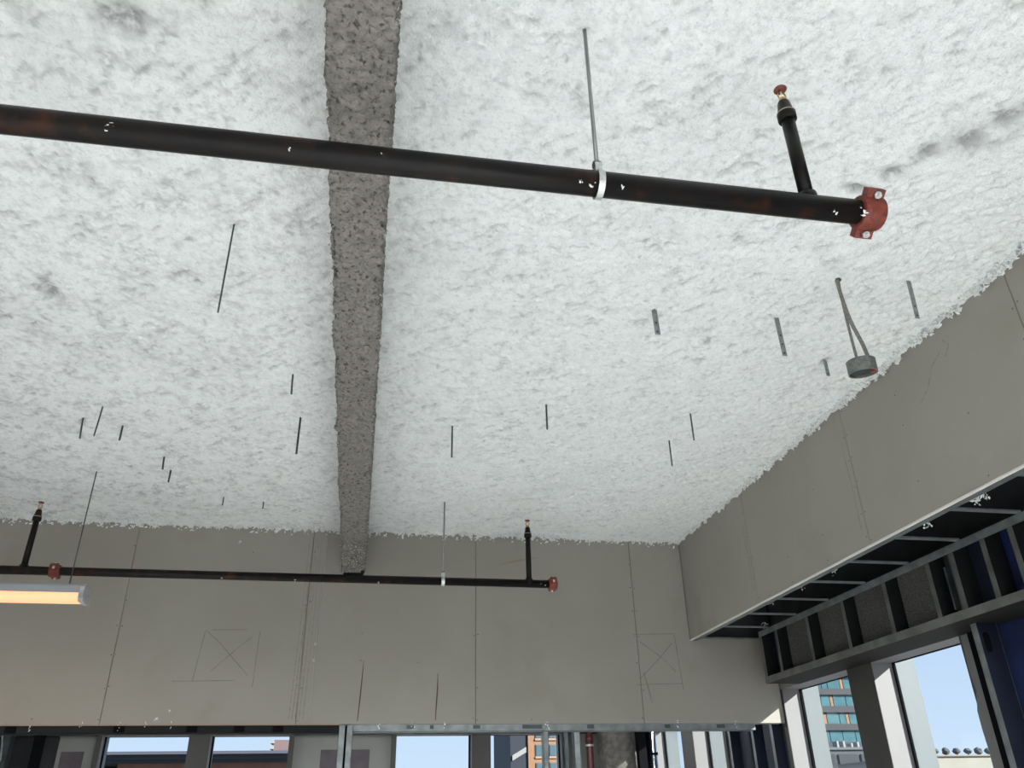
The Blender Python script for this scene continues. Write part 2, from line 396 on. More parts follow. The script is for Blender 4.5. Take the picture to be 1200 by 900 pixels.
line_strip('brown_smear', [(1.0, 1.70), (1.12, 1.725), (1.3, 1.76)], [.004, .02, .004], mat('brown_smear', (.255, .225, .165), .9), wb)
st_ = empty('hanging_string', (-.31, YB-.01, .57), 'pale string hanging down the back bulkhead left of the beam end', 'string')
bm = bmesh.new(); pts = []
for k in range(26):
    t = k/25; pts.append((-.305+.035*0+(-.02)*t+.004*math.sin(t*9), YB-.010+.004*math.sin(t*21), 1.93+(.57-1.93)*t))
tube(bm, pts, .0026, 5); 
for t in (.27, .62, .7): box(bm, -.318-.02*t, -.300-.02*t, YB-.016, YB-.008, 1.93-1.36*t-.012, 1.93-1.36*t+.008)
obj('cord', bm, mat('pale_string', (.40, .39, .365), .9), st_)
# white drips of fibre caught on the track
dr = []
for x in (-2.05, -1.75, -1.52, -1.36, -1.2, .15, .38, .60, 1.32, 1.33, 2.3, 2.75):
    for k in range(5): dr.append((x+rr.gauss(0, .006), YB+.002, ZB-.005+rr.uniform(-.03, .025)))
for x, z in ((-.93, 1.80), (-1.3, .60), (-1.22, .65), (-.105, 1.655)):
    for k in range(4): dr.append((x+rr.gauss(0, .005), YB-.003, z+rr.gauss(0, .004)))
tufts('fibre_drip', dr, WHITE, wb, .003, .0075)
# steel posts carrying the bulkhead
def c_stud(name, x0, x1, y0, y1, z0, z1, m, parent=None, web='x0', lip=.008, t=.002):
    """a C-shaped steel stud standing upright; the web is on the named side"""
    bm = bmesh.new()
    if web in ('x0', 'x1'):
        xw = (x0, x0+t) if web == 'x0' else (x1-t, x1); box(bm, *xw, y0, y1, z0, z1)
        box(bm, x0, x1, y0, y0+t, z0, z1); box(bm, x0, x1, y1-t, y1, z0, z1)
        xl = (x1-t, x1) if web == 'x0' else (x0, x0+t); box(bm, *xl, y0, y0+lip, z0, z1); box(bm, *xl, y1-lip, y1, z0, z1)
    else:
        yw = (y0, y0+t) if web == 'y0' else (y1-t, y1); box(bm, x0, x1, *yw, z0, z1)
        box(bm, x0, x0+t, y0, y1, z0, z1); box(bm, x1-t, x1, y0, y1, z0, z1)
        yl = (y1-t, y1) if web == 'y0' else (y0, y0+t); box(bm, x0, x0+lip, *yl, z0, z1); box(bm, x1-lip, x1, *yl, z0, z1)
    return obj(name, bm, m, parent, fix=False)
pst = empty('steel_post', (-.07, YB+.05, -H), 'doubled grey steel stud under the middle of the back bulkhead', 'post')
c_stud('stud', -.115, -.074, YB-.002, YB+.09, -H, ZB+.002-.006, STEEL, pst, 'x0'); c_stud('stud', -.062, -.022, YB-.002, YB+.09, -H, ZB-.004, STEEL, pst, 'x1')
bx('web_gap_strip', (-.073, -.063, YB+.03, YB+.034, -H, ZB-.006), GASK, pst)
pst = empty('steel_post', (1.32, YB+.05, -H), 'single thin steel stud beside the red pipe under the bulkhead', 'post')
c_stud('stud', 1.30, 1.335, YB+.016, YB+.092, -H, ZB-.047, STEEL, pst, 'x0')

# ------------------------------------------------------------------ right fascia
wr = empty('wall_right', (XF, 3, ZF), 'grey drywall fascia dropping from the ceiling along the windows', kind='structure')
ye = [YB-.003, 4.812, 3.54, 2.272, 1.0, -.25, -1.5, -2.75, -4.0, -5.3, YN]
for a, b in zip(ye[1:], ye):
    bm = bmesh.new(); box(bm, XF, XF+.016, a+.0016, b-.0016, ZF+.003, ZC+.06); bevel(bm, .0018); obj('drywall_sheet', bm, DRY, wr)
bx('backing_board', (XF+.0165, XF+.024, YN, YB-.002, ZF+.003, ZC+.06), JOINT, wr)
bm = bmesh.new(); box(bm, XF-.003, XF+.0155, YN, YB-.004, ZF-.004, ZF+.0025); obj('edge_bead', bm, DRYEDGE, wr)
bm = bmesh.new()
for y in ye[1:4]:
    for off in (-.016, .016, .40, .81):
        for k in range(6):
            if rr.random() < (.9 if abs(off) < .1 else .5):
                z = ZF+.04+k*.14+rr.uniform(-.02, .02); yy = y+off
                tube(bm, [(XF-.0008, yy, z), (XF+.002, yy, z)], .0034, 6)
obj('screw_head', bm, MATS['dark_screw'], wr)['kind'] = 'stuff'
for y in (4.812, 3.54): line_strip('pencil_line', [(y+.045, 1.25), (y+.04, 1.5), (y+.05, 1.72)], .003, MATS['scraped_paper'], wr, 'x', XF-.0006)
line_strip('scuff_mark', [(2.72, 1.80), (2.80, 1.76), (2.86, 1.68), (2.93, 1.64)], .006, MATS['scraped_paper'], wr, 'x', XF-.0006)
line_strip('scuff_mark', [(2.69, 1.84), (2.66, 1.80), (2.70, 1.76)], .006, MATS['scraped_paper'], wr, 'x', XF-.0006)
bx('corner_gap', (XF-.0045, XF-.0005, YB-.004, YB-.0005, ZF, ZC-.03), JOINT, wr)

# ladder framing under the void behind the fascia
lad = empty('soffit_framing', (XF+.2, 3, ZF), 'ladder of steel framing bridging the dark gap behind the right fascia', 'framing')
bm = bmesh.new(); box(bm, XF+.0245, XF+.058, YN, YB-.004, ZF-.003, ZF); box(bm, XF+.0245, XF+.0265, YN, YB-.004, ZF, ZF+.06); obj('fascia_track', bm, STEEL, lad)
yr = 5.965; RUNG = []
while yr > -6.8: RUNG.append(yr); yr -= .4195
for y in RUNG:
    bm = bmesh.new(); x1 = 3.04 if y > 5.7 else XH-.002
    box(bm, XF+.03, x1, y-.032, y, ZF+.0045, ZF+.0065); box(bm, XF+.03, x1, y-.002, y, ZF+.0065, ZF+.018); box(bm, XF+.03, x1, y-.032, y-.030, ZF+.0065, ZF+.012)
    obj('rung_stud', bm, STEEL, lad)
bx('conduit_rail', (2.62, 2.65, YN, 5.9, ZF+.20, ZF+.23), STEELD, lad)
for y in RUNG: bx('upper_brace', (XF+.03, XH-.004, y-.15, y-.13, ZF+.24, ZF+.27), STEELD, lad)
fl = []
for (fx, fy, n) in ((2.60, 2.93, 30), (2.60, 2.88, 14), (2.56, 4.05, 18), (2.6, 4.1, 8), (2.56, 3.62, 6), (2.58, 4.9, 8), (2.6, 4.5, 6), (2.87, 5.55, 10), (2.62, 3.3, 5)):
    for k in range(n*2): fl.append((fx+rr.gauss(0, .014), fy+rr.gauss(0, .012), ZF+.03+rr.gauss(0, .010)))
tufts('fibre_fluff', fl, WHITE, lad, .003, .0065)
bx('void_shade_board', (XF+.026, 3.135, YB-.012, YB-.006, ZF+.022, ZC+.05), VOID, lad)  # near-black board added so the back wall inside the void looks unlit
# the dark void and outer shell above the windows
tag(bx('trim_1', (3.16, 3.24, YN, YW, ZH+.07, ZC+.12), VOID), 'dark outer shell above the window heads', kind='structure')

# header framing above the right windows
hd = empty('header_framing', (XH, 3, ZH), 'steel stud header with grey and blue boards above the right windows', 'framing')
bm = bmesh.new(); box(bm, XH-.0025, XH+.0005, YN, 5.69, ZH-.001, ZH+.042); obj('bottom_track', bm, mat('weathered_track', (.17, .172, .165), .55, .4, (.11, .113, .108), 8), hd)
bx('soffit_closer', (XH+.001, XW-.006, YN, 5.69, ZH-.001, ZH+.0018), mat('near_black_closer', (.014, .0135, .012), .7, spec=.15), hd)  # separate near-black sheet under the header
bm = bmesh.new(); box(bm, XH, XH+.030, YN, 5.69, ZF+.001, ZF+.004); box(bm, XH-.0005, XH+.002, YN, 5.69, ZF-.035, ZF+.004); obj('header_track', bm, STEEL, hd)
HS = [5.645, 5.405, 4.965, 4.525, 4.08, 3.685, 3.49, 3.262, 3.075, 2.66, 2.25, 1.84, 1.43, 1.0, .6, .2, -.2, -.6, -1.0, -1.4, -2.2, -3.0, -3.8, -4.6, -5.4, -6.2]
HSTEEL = mat('lit_stud_face', (.13, .135, .13), .55, .4, (.08, .084, .08), 10)
for y in HS:  # web shade painted near-black, paler plate painted as the lit flange
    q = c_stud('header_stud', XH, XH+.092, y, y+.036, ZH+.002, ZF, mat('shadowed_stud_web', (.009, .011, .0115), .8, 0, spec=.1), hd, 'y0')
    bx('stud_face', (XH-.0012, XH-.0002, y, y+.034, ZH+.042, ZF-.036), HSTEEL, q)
for a, b in ((4.965, 5.405), (4.525, 4.965), (4.08, 4.525), (3.685, 4.08)): bx('sheathing_panel', (XH+.060, XH+.075, a+.037, b-.03, ZH+.002, ZF), SHEATH, hd)
bx('membrane_panel', (XH+.094, XH+.11, 5.41, 5.69, ZH+.002, ZF), NAVY, hd)
bx('membrane_panel', (XH+.094, XH+.11, 3.49, 3.72, ZH+.002, ZF), VOID, hd)  # near-black panel painting the shade of an open cavity
bm = bmesh.new(); box(bm, XH+.02, XH+.085, 3.53, 3.56, ZH+.03, ZF-.03); box(bm, XH+.02, XH+.05, 3.60, 3.612, ZH+.06, ZF-.08); obj('clip_angle', bm, STEELD, hd)
for a, b, m_ in ((3.262, 3.49, NAVY), (3.075, 3.262, BLUE), (2.66, 3.075, NAVY), (2.25, 2.66, BLUE), (1.0, 2.25, NAVY), (YN, 1.0, NAVY)): bx('membrane_panel', (XH+.094, XH+.11, a, b, ZH+.002, ZF), m_, hd)
bx('end_plate', (XH+.004, XH+.092, 5.684, 5.69, ZH+.002, ZF), STEELD, hd)

# ------------------------------------------------------------------ facades and windows
ZS = -1.15      # sill height
def facade_map(side):
    if side == 'right': return lambda a0, a1, b0, b1: (XW+b0, XW+b1, a0, a1)
    return lambda a0, a1, b0, b1: (a0, a1, YW+b0, YW+b1)
WN = [0]
def window_pair(side, a0, a1, m0, m1, label):
    """two lights between a0 and a1 with a wide mullion from m0 to m1"""
    WN[0] += 1; f = facade_map(side)
    c = f((a0+a1)/2, (a0+a1)/2, 0, 0)
    w = empty('window_%d' % WN[0], (c[0], c[2], ZS), label, kind='structure')
    T = .035
    for x0, x1 in ((a0-T, a0), (a1, a1+T)):
        bm = bmesh.new(); box(bm, *f(x0, x1, 0, .15), ZS, ZH); obj('jamb', bm, REVEAL, w)
        bm = bmesh.new(); box(bm, *f(x0-.01, x1+.01, -.004, 0), ZS, ZH); obj('jamb_face', bm, FRAME, w)
    bm = bmesh.new(); box(bm, *f(m0, m1, .0, .15), ZS, ZH); obj('mullion', bm, REVEAL, w)
    bm = bmesh.new(); box(bm, *f(m0, m1, -.004, 0), ZS, ZH); obj('mullion_face', bm, FRAME, w)
    bm = bmesh.new(); box(bm, *f(a0-T, a1+T, .0, .15), ZH, ZH+.05); obj('head_frame', bm, REVEAL, w)
    bm = bmesh.new(); box(bm, *f(a0-T, a1+T, .0, .15), ZS-.05, ZS); obj('sill_frame', bm, REVEAL, w)
    for x0, x1 in ((a0, m0), (m1, a1)):
        bx('pane', (*f(x0+.012, x1-.012, .150, .158), ZS+.012, ZH-.003), GLASS, w)
        bm = bmesh.new()
        for q0, q1 in ((x0, x0+.016), (x1-.016, x1)): box(bm, *f(q0, q1, .141, .155), ZS, ZH)
        box(bm, *f(x0+.016, x1-.016, .146, .165), ZH-.004, ZH); box(bm, *f(x0+.016, x1-.016, .146, .165), ZS, ZS+.014)
        obj('gasket', bm, GASK, w)
    for x0, x1 in ((a0-T, a0+.004), (m0, m1), (a1-.004, a1+T)):
        bx('outer_fin', (*f(x0, x1, .166, .30), ZS, ZH+.3), FIN, w)
    return w
R_ = [(3.93, 5.985, 4.78, 5.06, 'right hand window pair nearest the bulkhead with a wide mullion'),
      (7.15, 9.05, 7.85, 8.15, 'right hand window pair seen below the bulkhead in the room beyond'),
      (.86, 2.83, 1.71, 1.99, 'right hand window pair beside the camera'), (-2.25, -.28, -1.4, -1.12, 'right hand window pair behind the camera'),
      (-5.35, -3.4, -4.5, -4.2, 'last right hand window pair behind the camera')]
for a0, a1, m0, m1, lb in R_: window_pair('right', a0, a1, m0, m1, lb)
F_ = [(-2.575, -.685, -1.715, -1.50, 'far window pair looking onto the low brick building'), (.43, 2.29, 1.265, 1.475, 'far window pair looking onto the brick tower'),
      (-5.6, -3.7, -4.75, -4.5, 'far window pair hidden at the left')]
for a0, a1, m0, m1, lb in F_: window_pair('far', a0, a1, m0, m1, lb)
def facade_wall(name, side, wins, lo, hi, label, m_in):
    f = facade_map(side); p = empty(name, (XW if side == 'right' else 0, 3 if side == 'right' else YW, -H), label, kind='structure')
    wins = sorted(wins); cur = lo
    for w in wins:
        if w[0]-.035 > cur: bx('pier_board', (*f(cur, w[0]-.036, .10, .16), -H, ZC+.1), m_in, p)
        bx('sill_board', (*f(w[0]-.035, w[1]+.035, .02, .16), -H, ZS-.05), m_in, p)
        bx('head_board', (*f(w[0]-.035, w[1]+.035, .10, .16), ZH+.05, ZC+.1), m_in, p)
        cur = w[1]+.036
    bx('pier_board', (*f(cur, hi, .10, .16), -H, ZC+.1), m_in, p)
    return p
rfw = facade_wall('wall_facade', 'right', R_, YN, YW+.1, 'right outer wall covered in dark blue membrane between the windows', NAVY)
ffw = facade_wall('wall_far', 'far', F_, XL, XW+.1, 'far outer wall of grey boards between dark framed windows', GREYB)
# far wall: purple primer patches and dark head band
for a, b in ((-2.96, -2.74), (-.36, .16)): bx('primer_patch', (a, b, YW+.0985, YW+.0998, -1.0, .66), PURP, ffw)
bx('head_band', (XL, XW-.02, YW-.02, YW+.098, ZH+.003, ZH+.30), STEELD, ffw)
# other walls of the place
tag(bx('wall_left', (XL-.15, XL, YN, YW+.3, -H, ZC+.12), PLAIN), 'plain left wall', kind='structure')
tag(bx('wall_near', (XL, XW+.3, YN-.15, YN, -H, ZC+.12), PLAIN), 'plain wall behind the camera', kind='structure')

# blue pier studs: between the near window pair and the camera
def web_stud(name, x0, x1, y, m, z0, z1, label, hole=True):
    p = empty(name, ((x0+x1)/2, y, -H), label, 'stud')
    bm = bmesh.new(); box(bm, x0, x0+.002, y, y+.041, z0, z1); box(bm, x1-.002, x1, y, y+.041, z0, z1)
    box(bm, x0, x0+.009, y+.039, y+.041, z0, z1); obj('flange', bm, STEEL, p)
    bm = bmesh.new(); box(bm, x0+.002, x1-.002, y, y+.002, z0, z1); obj('web', bm, m, p)
    if hole:
        bm = bmesh.new(); xc = (x0+x1)/2-.02
        pl = [(xc+.018*math.cos(a), .705+(.03 if math.sin(a) >= 0 else -.03)+.018*math.sin(a)) for a in [2*math.pi*k/20 for k in range(20)]]
        prism(bm, pl, y-.001, y+.0035, lambda a, b, c: (a, c, b)); obj('knockout', bm, GASK, p)
    return p
BLUESTEEL = mat('blue_grey_web', (.006, .010, .025), .6, 0, (.003, .006, .017), 7)
web_stud('jamb_stud', 2.985, 3.10, 3.60, BLUESTEEL, -H, ZH-.003, 'steel jamb stud with a slotted knockout right of the near window')
web_stud('jamb_stud', 2.985, 3.10, 3.18, BLUESTEEL, -H, ZH-.003, 'second steel stud on the blue pier at the right edge', False)
web_stud('jamb_stud', 2.985, 3.10, 2.92, BLUESTEEL, -H, ZH-.003, 'third steel stud on the blue pier beyond the right edge', False)
bx('membrane_sheet', (3.135, 3.142, 2.87, 3.86, -H, ZH-.003), BLUE, rfw)
# torn edge of membrane lapped on the near jamb
bm = bmesh.new(); ys = [3.875+.018*math.sin(k*.9)+.012*math.sin(k*2.3+1)+.010*rr.random() for k in range(22)]
for k in range(21):
    z0, z1 = -1.15+1.945*k/21, -1.15+1.945*(k+1)/21
    lo = [bm.verts.new(p) for p in ((3.120, 3.845, z0), (3.120, ys[k]+.03, z0), (3.131, ys[k]+.03, z0), (3.131, 3.845, z0))]
    hi = [bm.verts.new(p) for p in ((3.120, 3.845, z1), (3.120, ys[k+1]+.03, z1), (3.131, ys[k+1]+.03, z1), (3.131, 3.845, z1))]
    for i in range(4): bm.faces.new((lo[i], lo[(i+1)%4], hi[(i+1)%4], hi[i]))
bmesh.ops.remove_doubles(bm, verts=bm.verts, dist=1e-5)
obj('membrane_lap', bm, mat('grey_lap', (.13, .135, .13), .7), rfw)
bx('shadow_gap', (3.118, 3.134, 3.66, 3.844, -H, ZH-.003), GASK, rfw)
# pier beyond the bulkhead, seen below it
for y, lb in ((6.90, 'pale edged stud on the navy pier farthest from the bulkhead'), (6.46, 'pale edged stud in the middle of the navy pier'), (6.13, 'pale edged stud on the navy pier next to the bulkhead')):
    p = web_stud('pier_stud', 3.09, 3.18, y, NAVY, -H, ZC, lb, False)

# things standing in the room beyond --------------------------------------
rp_ = empty('red_riser_pipe', (2.44, 9.0, -H), 'dark red sprinkler riser pipe beside the sprayed column', 'pipe')
bm = bmesh.new(); tube(bm, [(2.44, 9.0, -H), (2.44, 9.0, ZC)], .036, 14); obj('pipe', bm, REDPIPE, rp_)
bm = bmesh.new(); tube(bm, [(2.44, 9.0, .625), (2.44, 9.0, .645)], .045, 14); obj('collar', bm, ZINC, rp_)
bm = bmesh.new(); tube(bm, [(2.44, 9.0, .66), (2.44, 9.0, .73)], .043, 14); obj('coupling', bm, REDPIPE, rp_)
cl = bmesh.new(); n_ = 24; prev = None
for k in range(120):
    z = -H+(ZC+H)*k/119; ring = []
    for j in range(n_):
        a = 2*math.pi*j/n_; r = .205+.012*math.sin(k*2.1+j*.4)*rr.random()+.008*rr.random()
        ring.append(cl.verts.new((2.79+r*math.cos(a), 9.15+r*math.sin(a), z)))
    if prev:
        for j in range(n_): cl.faces.new((prev[j], prev[(j+1)%n_], ring[(j+1)%n_], ring[j])).smooth = True
    prev = ring
tag(obj('round_column', cl, CONC), 'column coated in rough grey fireproofing in the far corner', 'column')
sc_ = empty('steel_conduit', (2.96, 8.4, -H), 'shiny steel conduit standing right of the sprayed column', 'conduit')
bm = bmesh.new(); tube(bm, [(2.94, 8.4, -H), (2.94, 8.4, ZC)], .028, 14); obj('tube', bm, mat('shiny_tube', (.55, .62, .68), .18, 1), sc_)
bm = bmesh.new(); tube(bm, [(2.94, 8.4, .50), (2.94, 8.4, .525)], .034, 14); obj('coupling', bm, GASK, sc_)
p = empty('steel_stud', (2.30, 9.2, -H), 'grey steel stud left of the red riser pipe', 'stud'); c_stud('body', 2.30, 2.365, 9.10, 9.20, -H, ZC, STEEL, p, 'x1')
p = empty('steel_stud', (2.15, 9.2, -H), 'dark steel stud at the right end of the far windows', 'stud'); c_stud('body', 2.20, 2.25, 9.15, 9.25, -H, ZC, STEELD, p, 'x1')
p = empty('steel_stud', (2.99, 9.0, -H), 'black steel stud between the sprayed column and the conduit', 'stud'); c_stud('body', 2.93, 3.02, 8.86, 8.95, -H, ZC, GASK, p, 'y0')
# left end of the far wall: studs, a board and loose cables
for x, m_, lb in ((-3.62, STEELD, 'dark steel stud at the lower left edge below the bulkhead'), (-3.36, STEELD, 'dark steel stud behind the loose cable'), (-3.08, GASK, 'black steel stud left of the purple patch')):
    p = empty('steel_stud', (x, 9.3, -H), lb, 'stud'); c_stud('body', x, x+.07, 9.2, 9.31, -H, ZC, m_, p, 'x1')
bx('dark_board', (-4.0, -3.0, YW+.06, YW+.098, -H, ZH), VOID, ffw)
cbp = empty('loose_cable', (-3.3, 9.1, -H), 'loose grey cable drooping between the studs at lower left', 'cable')
bm = bmesh.new(); tube(bm, [(-3.42+.12*math.sin(t*.5), 9.1, .95-.12*t+.05*math.sin(t*1.9)) for t in range(22)], .009, 6); obj('cord', bm, STEEL, cbp)

# ------------------------------------------------------------------ sprinkler lines
def coupling(parent, x, y, z, r, L, endcap=False, name='coupling'):
    """red grooved coupling: a two-part ring with bolt ears, bolts as sub-parts"""
    bm = bmesh.new()
    prof = [(-L/2, r*1.02), (-L/2, r*1.28), (-L*.42, r*1.38), (-L*.2, r*1.42), (L*.2, r*1.42), (L*.42, r*1.38), (L/2, r*1.28), (L/2, r*1.02)]
    if endcap: prof = prof[:-1] + [(L*.55, r*.95), (L*.56, r*.3)]
    lathe_axis(bm, (x, y, z), (1, 0, 0), prof, 24)
    ears = []
    ang = math.radians(38)
    for s in (1, -1):
        d = Vector((0, -math.cos(ang)*s, math.sin(ang)*s)); t = Vector((0, math.sin(ang), math.cos(ang)))
        c = Vector((x, y, z)) + d*r*1.58
        vs = []
        for i in (-1, 1):
            for j, k in ((-1, -1), (1, -1), (1, 1), (-1, 1)):
                vs.append(bm.verts.new(c + Vector((i*L*.40, 0, 0)) + d*(j*r*.42) + t*(k*r*.40)))
        for q in ((0,1,2,3),(7,6,5,4),(0,4,5,1),(1,5,6,2),(2,6,7,3),(3,7,4,0)): bm.faces.new([vs[w] for w in q])
        ears.append((c, t))
    bevel(bm, r*.07)
    o = obj(name, bm, REDC, parent)
    for c, t in ears:
        bm = bmesh.new(); tube(bm, [c - t*r*.95, c + t*r*.85], r*.17, 8); 
        lathe_axis(bm, c - t*r*.75, t, [(0, r*.30), (r*.32, r*.30)], 6); lathe_axis(bm, c + t*r*.42, t, [(0, r*.30), (r*.32, r*.30)], 6)
        obj('bolt', bm, ZINC, o)
    return o
def riser(parent, x, y, z0, rp, ztop, flip=0):
    """upright outlet with reducer and sprinkler head; the head points up at the ceiling"""
    bm = bmesh.new(); lathe_axis(bm, (x, y, z0-rp*.3), (0, 0, 1), [(0, .028), (rp*1.0, .0275), (rp*1.55, .0255), (rp*1.6, .021)], 18); obj('outlet_boss', bm, PIPE, parent)
    bm = bmesh.new(); tube(bm, [(x, y, z0+rp*1.2), (x, y, ztop-.115)], .0185, 16); obj('riser_pipe', bm, PIPE, parent)
    bm = bmesh.new(); lathe_axis(bm, (x, y, ztop-.125), (0, 0, 1), [(0, .022), (.004, .0255), (.026, .0255), (.032, .0235), (.036, .0215), (.068, .0165), (.074, .0135)], 18)
    rd = obj('reducer', bm, PIPE, parent)
    bm = bmesh.new(); tube(bm, [(x, y, ztop-.1005), (x, y, ztop-.0965)], .0259, 18); obj('rim', bm, mat('worn_rim', (.28, .24, .19), .6), rd)
    h = bmesh.new(); lathe_axis(h, (x, y, ztop-.052), (0, 0, 1), [(0, .012), (.008, .012), (.009, .008), (.014, .008)], 12)
    for s in (-1, 1): tube(h, [(x+s*.0085, y, ztop-.042), (x+s*.012, y, ztop-.026), (x+s*.004, y, ztop-.008)], .0026, 6)
    hd_ = obj('sprinkler_head', h, BRASS, parent)
    b = bmesh.new(); lathe_axis(b, (x, y, ztop-.008), (0, 0, 1), [(0, .006), (.002, .0165), (.005, .0185), (.008, .0165), (.009, .004)], 20); obj('deflector', b, REDDISC, hd_)
    b = bmesh.new(); tube(b, [(x, y, ztop-.038), (x, y, ztop-.010)], .0022, 8); obj('bulb', b, mat('white_cap', (.8, .78, .72), .4), hd_)
def flecks(parent, L):
    V = []
    for x, y, z, s, n in L:
        for k in range(n): V.append((x+rr.gauss(0, s), y+rr.gauss(0, s*.3), z+rr.gauss(0, s)))
    tufts('fibre_fleck', V, WHITE, parent, .0018, .0045)
def hanger(x, y, zp, r, label, wide):
    p = empty('pipe_hanger', (x, y, ZC), label, 'pipe hanger', 'threaded rod pipe hangers')
    bm = bmesh.new(); tube(bm, [(x, y, zp+r+.015), (x, y, ZC+.02)], .0052, 10); obj('rod', bm, mat('dull_zinc_rod', (.30, .32, .31), .45, .7), p)
    bm = bmesh.new(); n = 28; rin, rout = r+.001, r+.0045
    rows = []
    for k in range(n):
        a = 2*math.pi*k/n; rows.append([bm.verts.new((x+sx_*wide, y+rr_*math.cos(a), zp+rr_*math.sin(a))) for sx_, rr_ in ((-1, rin), (1, rin), (1, rout), (-1, rout))])
    for k in range(n):
        a, b = rows[k], rows[(k+1) % n]
        for j in range(4): bm.faces.new((a[j], a[(j+1)%4], b[(j+1)%4], b[j]))
    for s in (-1, 1): box(bm, x-wide, x+wide, y+s*.012-.0015, y+s*.012+.0015, zp+r-.004, zp+r+.030)
    obj('clamp_ring', bm, ZINC, p)
    bm = bmesh.new(); lathe_axis(bm, (x, y, zp+r+.026), (0, 0, 1), [(0, .013), (.012, .013)], 6); lathe_axis(bm, (x, y, zp+r+.006), (0, 0, 1), [(0, .012), (.01, .012)], 6); obj('nut', bm, GALVB, p)
    return p
# near line
Y1, Z1, R1 = 1.448, 1.366, .0325
n1 = empty('sprinkler_pipe', (0, Y1, Z1), 'thick black sprinkler pipe crossing the top of the view with a red capped end', 'pipe', 'black sprinkler lines')
bm = bmesh.new(); tube(bm, [(-4.6, Y1, Z1-.004), (0, Y1, Z1), (1.225, Y1, Z1+.004)], R1, 28); obj('pipe', bm, PIPE, n1)
coupling(n1, 1.228, Y1, Z1+.004, R1, .062, True, 'end_coupling')
riser(n1, 1.063, Y1, Z1+.002, R1, 1.80)
flecks(n1, [(-.62, Y1-.027, Z1-.012, .006, 9), (-.24, Y1-.027, Z1-.02, .002, 2), (.445, Y1-.025, Z1-.018, .006, 9), (.47, Y1-.024, Z1-.02, .006, 8), (.55, Y1-.025, Z1-.02, .002, 2), (1.12, Y1-.022, Z1-.024, .003, 3), (1.195, Y1-.03, Z1-.012, .007, 10), (1.2, Y1-.03, Z1-.02, .006, 6), (-.70, Y1-.026, Z1+.012, .002, 2), (-.03, Y1-.03, Z1-.005, .0015, 1)])
hanger(.50, Y1, Z1, R1, 'bright rod and ring hanger holding the thick near sprinkler pipe', .008)
# far line
Y2, Z2, R2 = 5.301, 1.374, .0265
n2 = empty('sprinkler_pipe', (0, Y2, Z2), 'thin looking far sprinkler pipe in front of the back bulkhead with two risers', 'pipe', 'black sprinkler lines')
bm = bmesh.new(); tube(bm, [(-5.8, Y2, Z2), (1.235, Y2, Z2)], R2, 20); obj('pipe', bm, PIPE, n2)
coupling(n2, 1.245, Y2, Z2, R2, .055, True, 'end_coupling'); coupling(n2, -1.885, Y2, Z2, R2, .062)
riser(n2, 1.083, Y2, Z2, R2, 1.818); riser(n2, -2.068, Y2, Z2, R2, 1.812)
flecks(n2, [(-.90, Y2-.02, Z2-.022, .004, 4), (-.45, Y2-.02, Z2-.022, .004, 4), (.08, Y2-.02, Z2-.022, .004, 3), (1.16, Y2-.024, Z2, .007, 6), (1.19, Y2-.024, Z2-.01, .005, 4), (.53, Y2-.02, Z2+.01, .004, 3)])
hanger(.50, Y2, Z2, R2, 'slim rod and ring hanger holding the far sprinkler pipe', .011)
bm = bmesh.new(); box(bm, -.15, -.02, Y2-.018, Y2+.018, Z2+R2-.004, Z2+R2+.012); box(bm, -.04, -.015, Y2-.012, Y2+.012, Z2+R2+.010, Z2+R2+.03); bevel(bm, .004); obj('pipe_saddle', bm, PIPE, n2)

# ------------------------------------------------------------------ hanger wires and straps in the ceiling
def wire(x, y, zb, r, label, dx=0, m=None):
    o = empty('ceiling_wire', (x, y, ZC), label, 'wire', 'cut hanger wires in the ceiling')
    bm = bmesh.new(); tube(bm, [(x, y, ZC+.03), (x+dx*.5, y, (ZC+zb)/2), (x+dx, y, zb)], r, 8); obj('rod', bm, m or STEELD, o)
    return o
def strap(x, y, zb, w, label, dx=0, holes=2):
    o = empty('ceiling_strap', (x, y, ZC), label, 'strap', 'flat metal straps in the ceiling')
    bm = bmesh.new(); v = []
    for z, s in ((ZC+.03, 0), ((ZC+zb)/2, .5), (zb, 1)):
        v.append([bm.verts.new((x+dx*s+i*w/2, y+j*.001, z)) for i, j in ((-1,-1),(1,-1),(1,1),(-1,1))])
    for a, b in zip(v, v[1:]):
        for k in range(4): bm.faces.new((a[k], a[(k+1)%4], b[(k+1)%4], b[k]))
    bm.faces.new(v[0]); bm.faces.new(v[-1]); obj('band', bm, mat('dull_strap', (.30, .32, .325), .45, .5, (.2, .215, .22), 60), o)
    for k in range(holes):
        z = zb+.014+k*.045; s = (ZC-z)/(ZC-zb)
        bm = bmesh.new(); tube(bm, [(x+dx*s, y-.0016, z), (x+dx*s, y-.0006, z)], w*.22, 8); obj('hole', bm, STEELD, o)
    return o
wire(-.568, 2.473, 1.555, .0032, 'long thin wire hanging left of the beam below the thick pipe')
wire(-.424, 3.589, 1.822, .0045, 'short cut wire just left of the beam, upper of two', .006)
wire(-.414, 4.104, 1.727, .0055, 'dark rod just left of the beam, lower of two')
wire(-1.419, 4.076, 1.758, .0040, 'longest slanting wire in the left cluster of ceiling wires', -.009)
wire(-1.567, 4.251, 1.815, .0045, 'leftmost short dark wire in the left ceiling cluster', .012)
wire(-1.377, 4.313, 1.843, .0055, 'short thick wire right of the longest in the left ceiling cluster')
wire(-1.247, 4.754, 1.858, .0055, 'upper of two tiny wires low on the left ceiling', .006)
wire(-1.249, 4.973, 1.861, .0055, 'lower of two tiny wires low on the left ceiling')
wire(-.992, 5.435, 1.886, .004, 'tiny wire stub near the back bulkhead, left one')
wire(-.732, 5.471, 1.885, .004, 'tiny wire stub near the back bulkhead, right one')
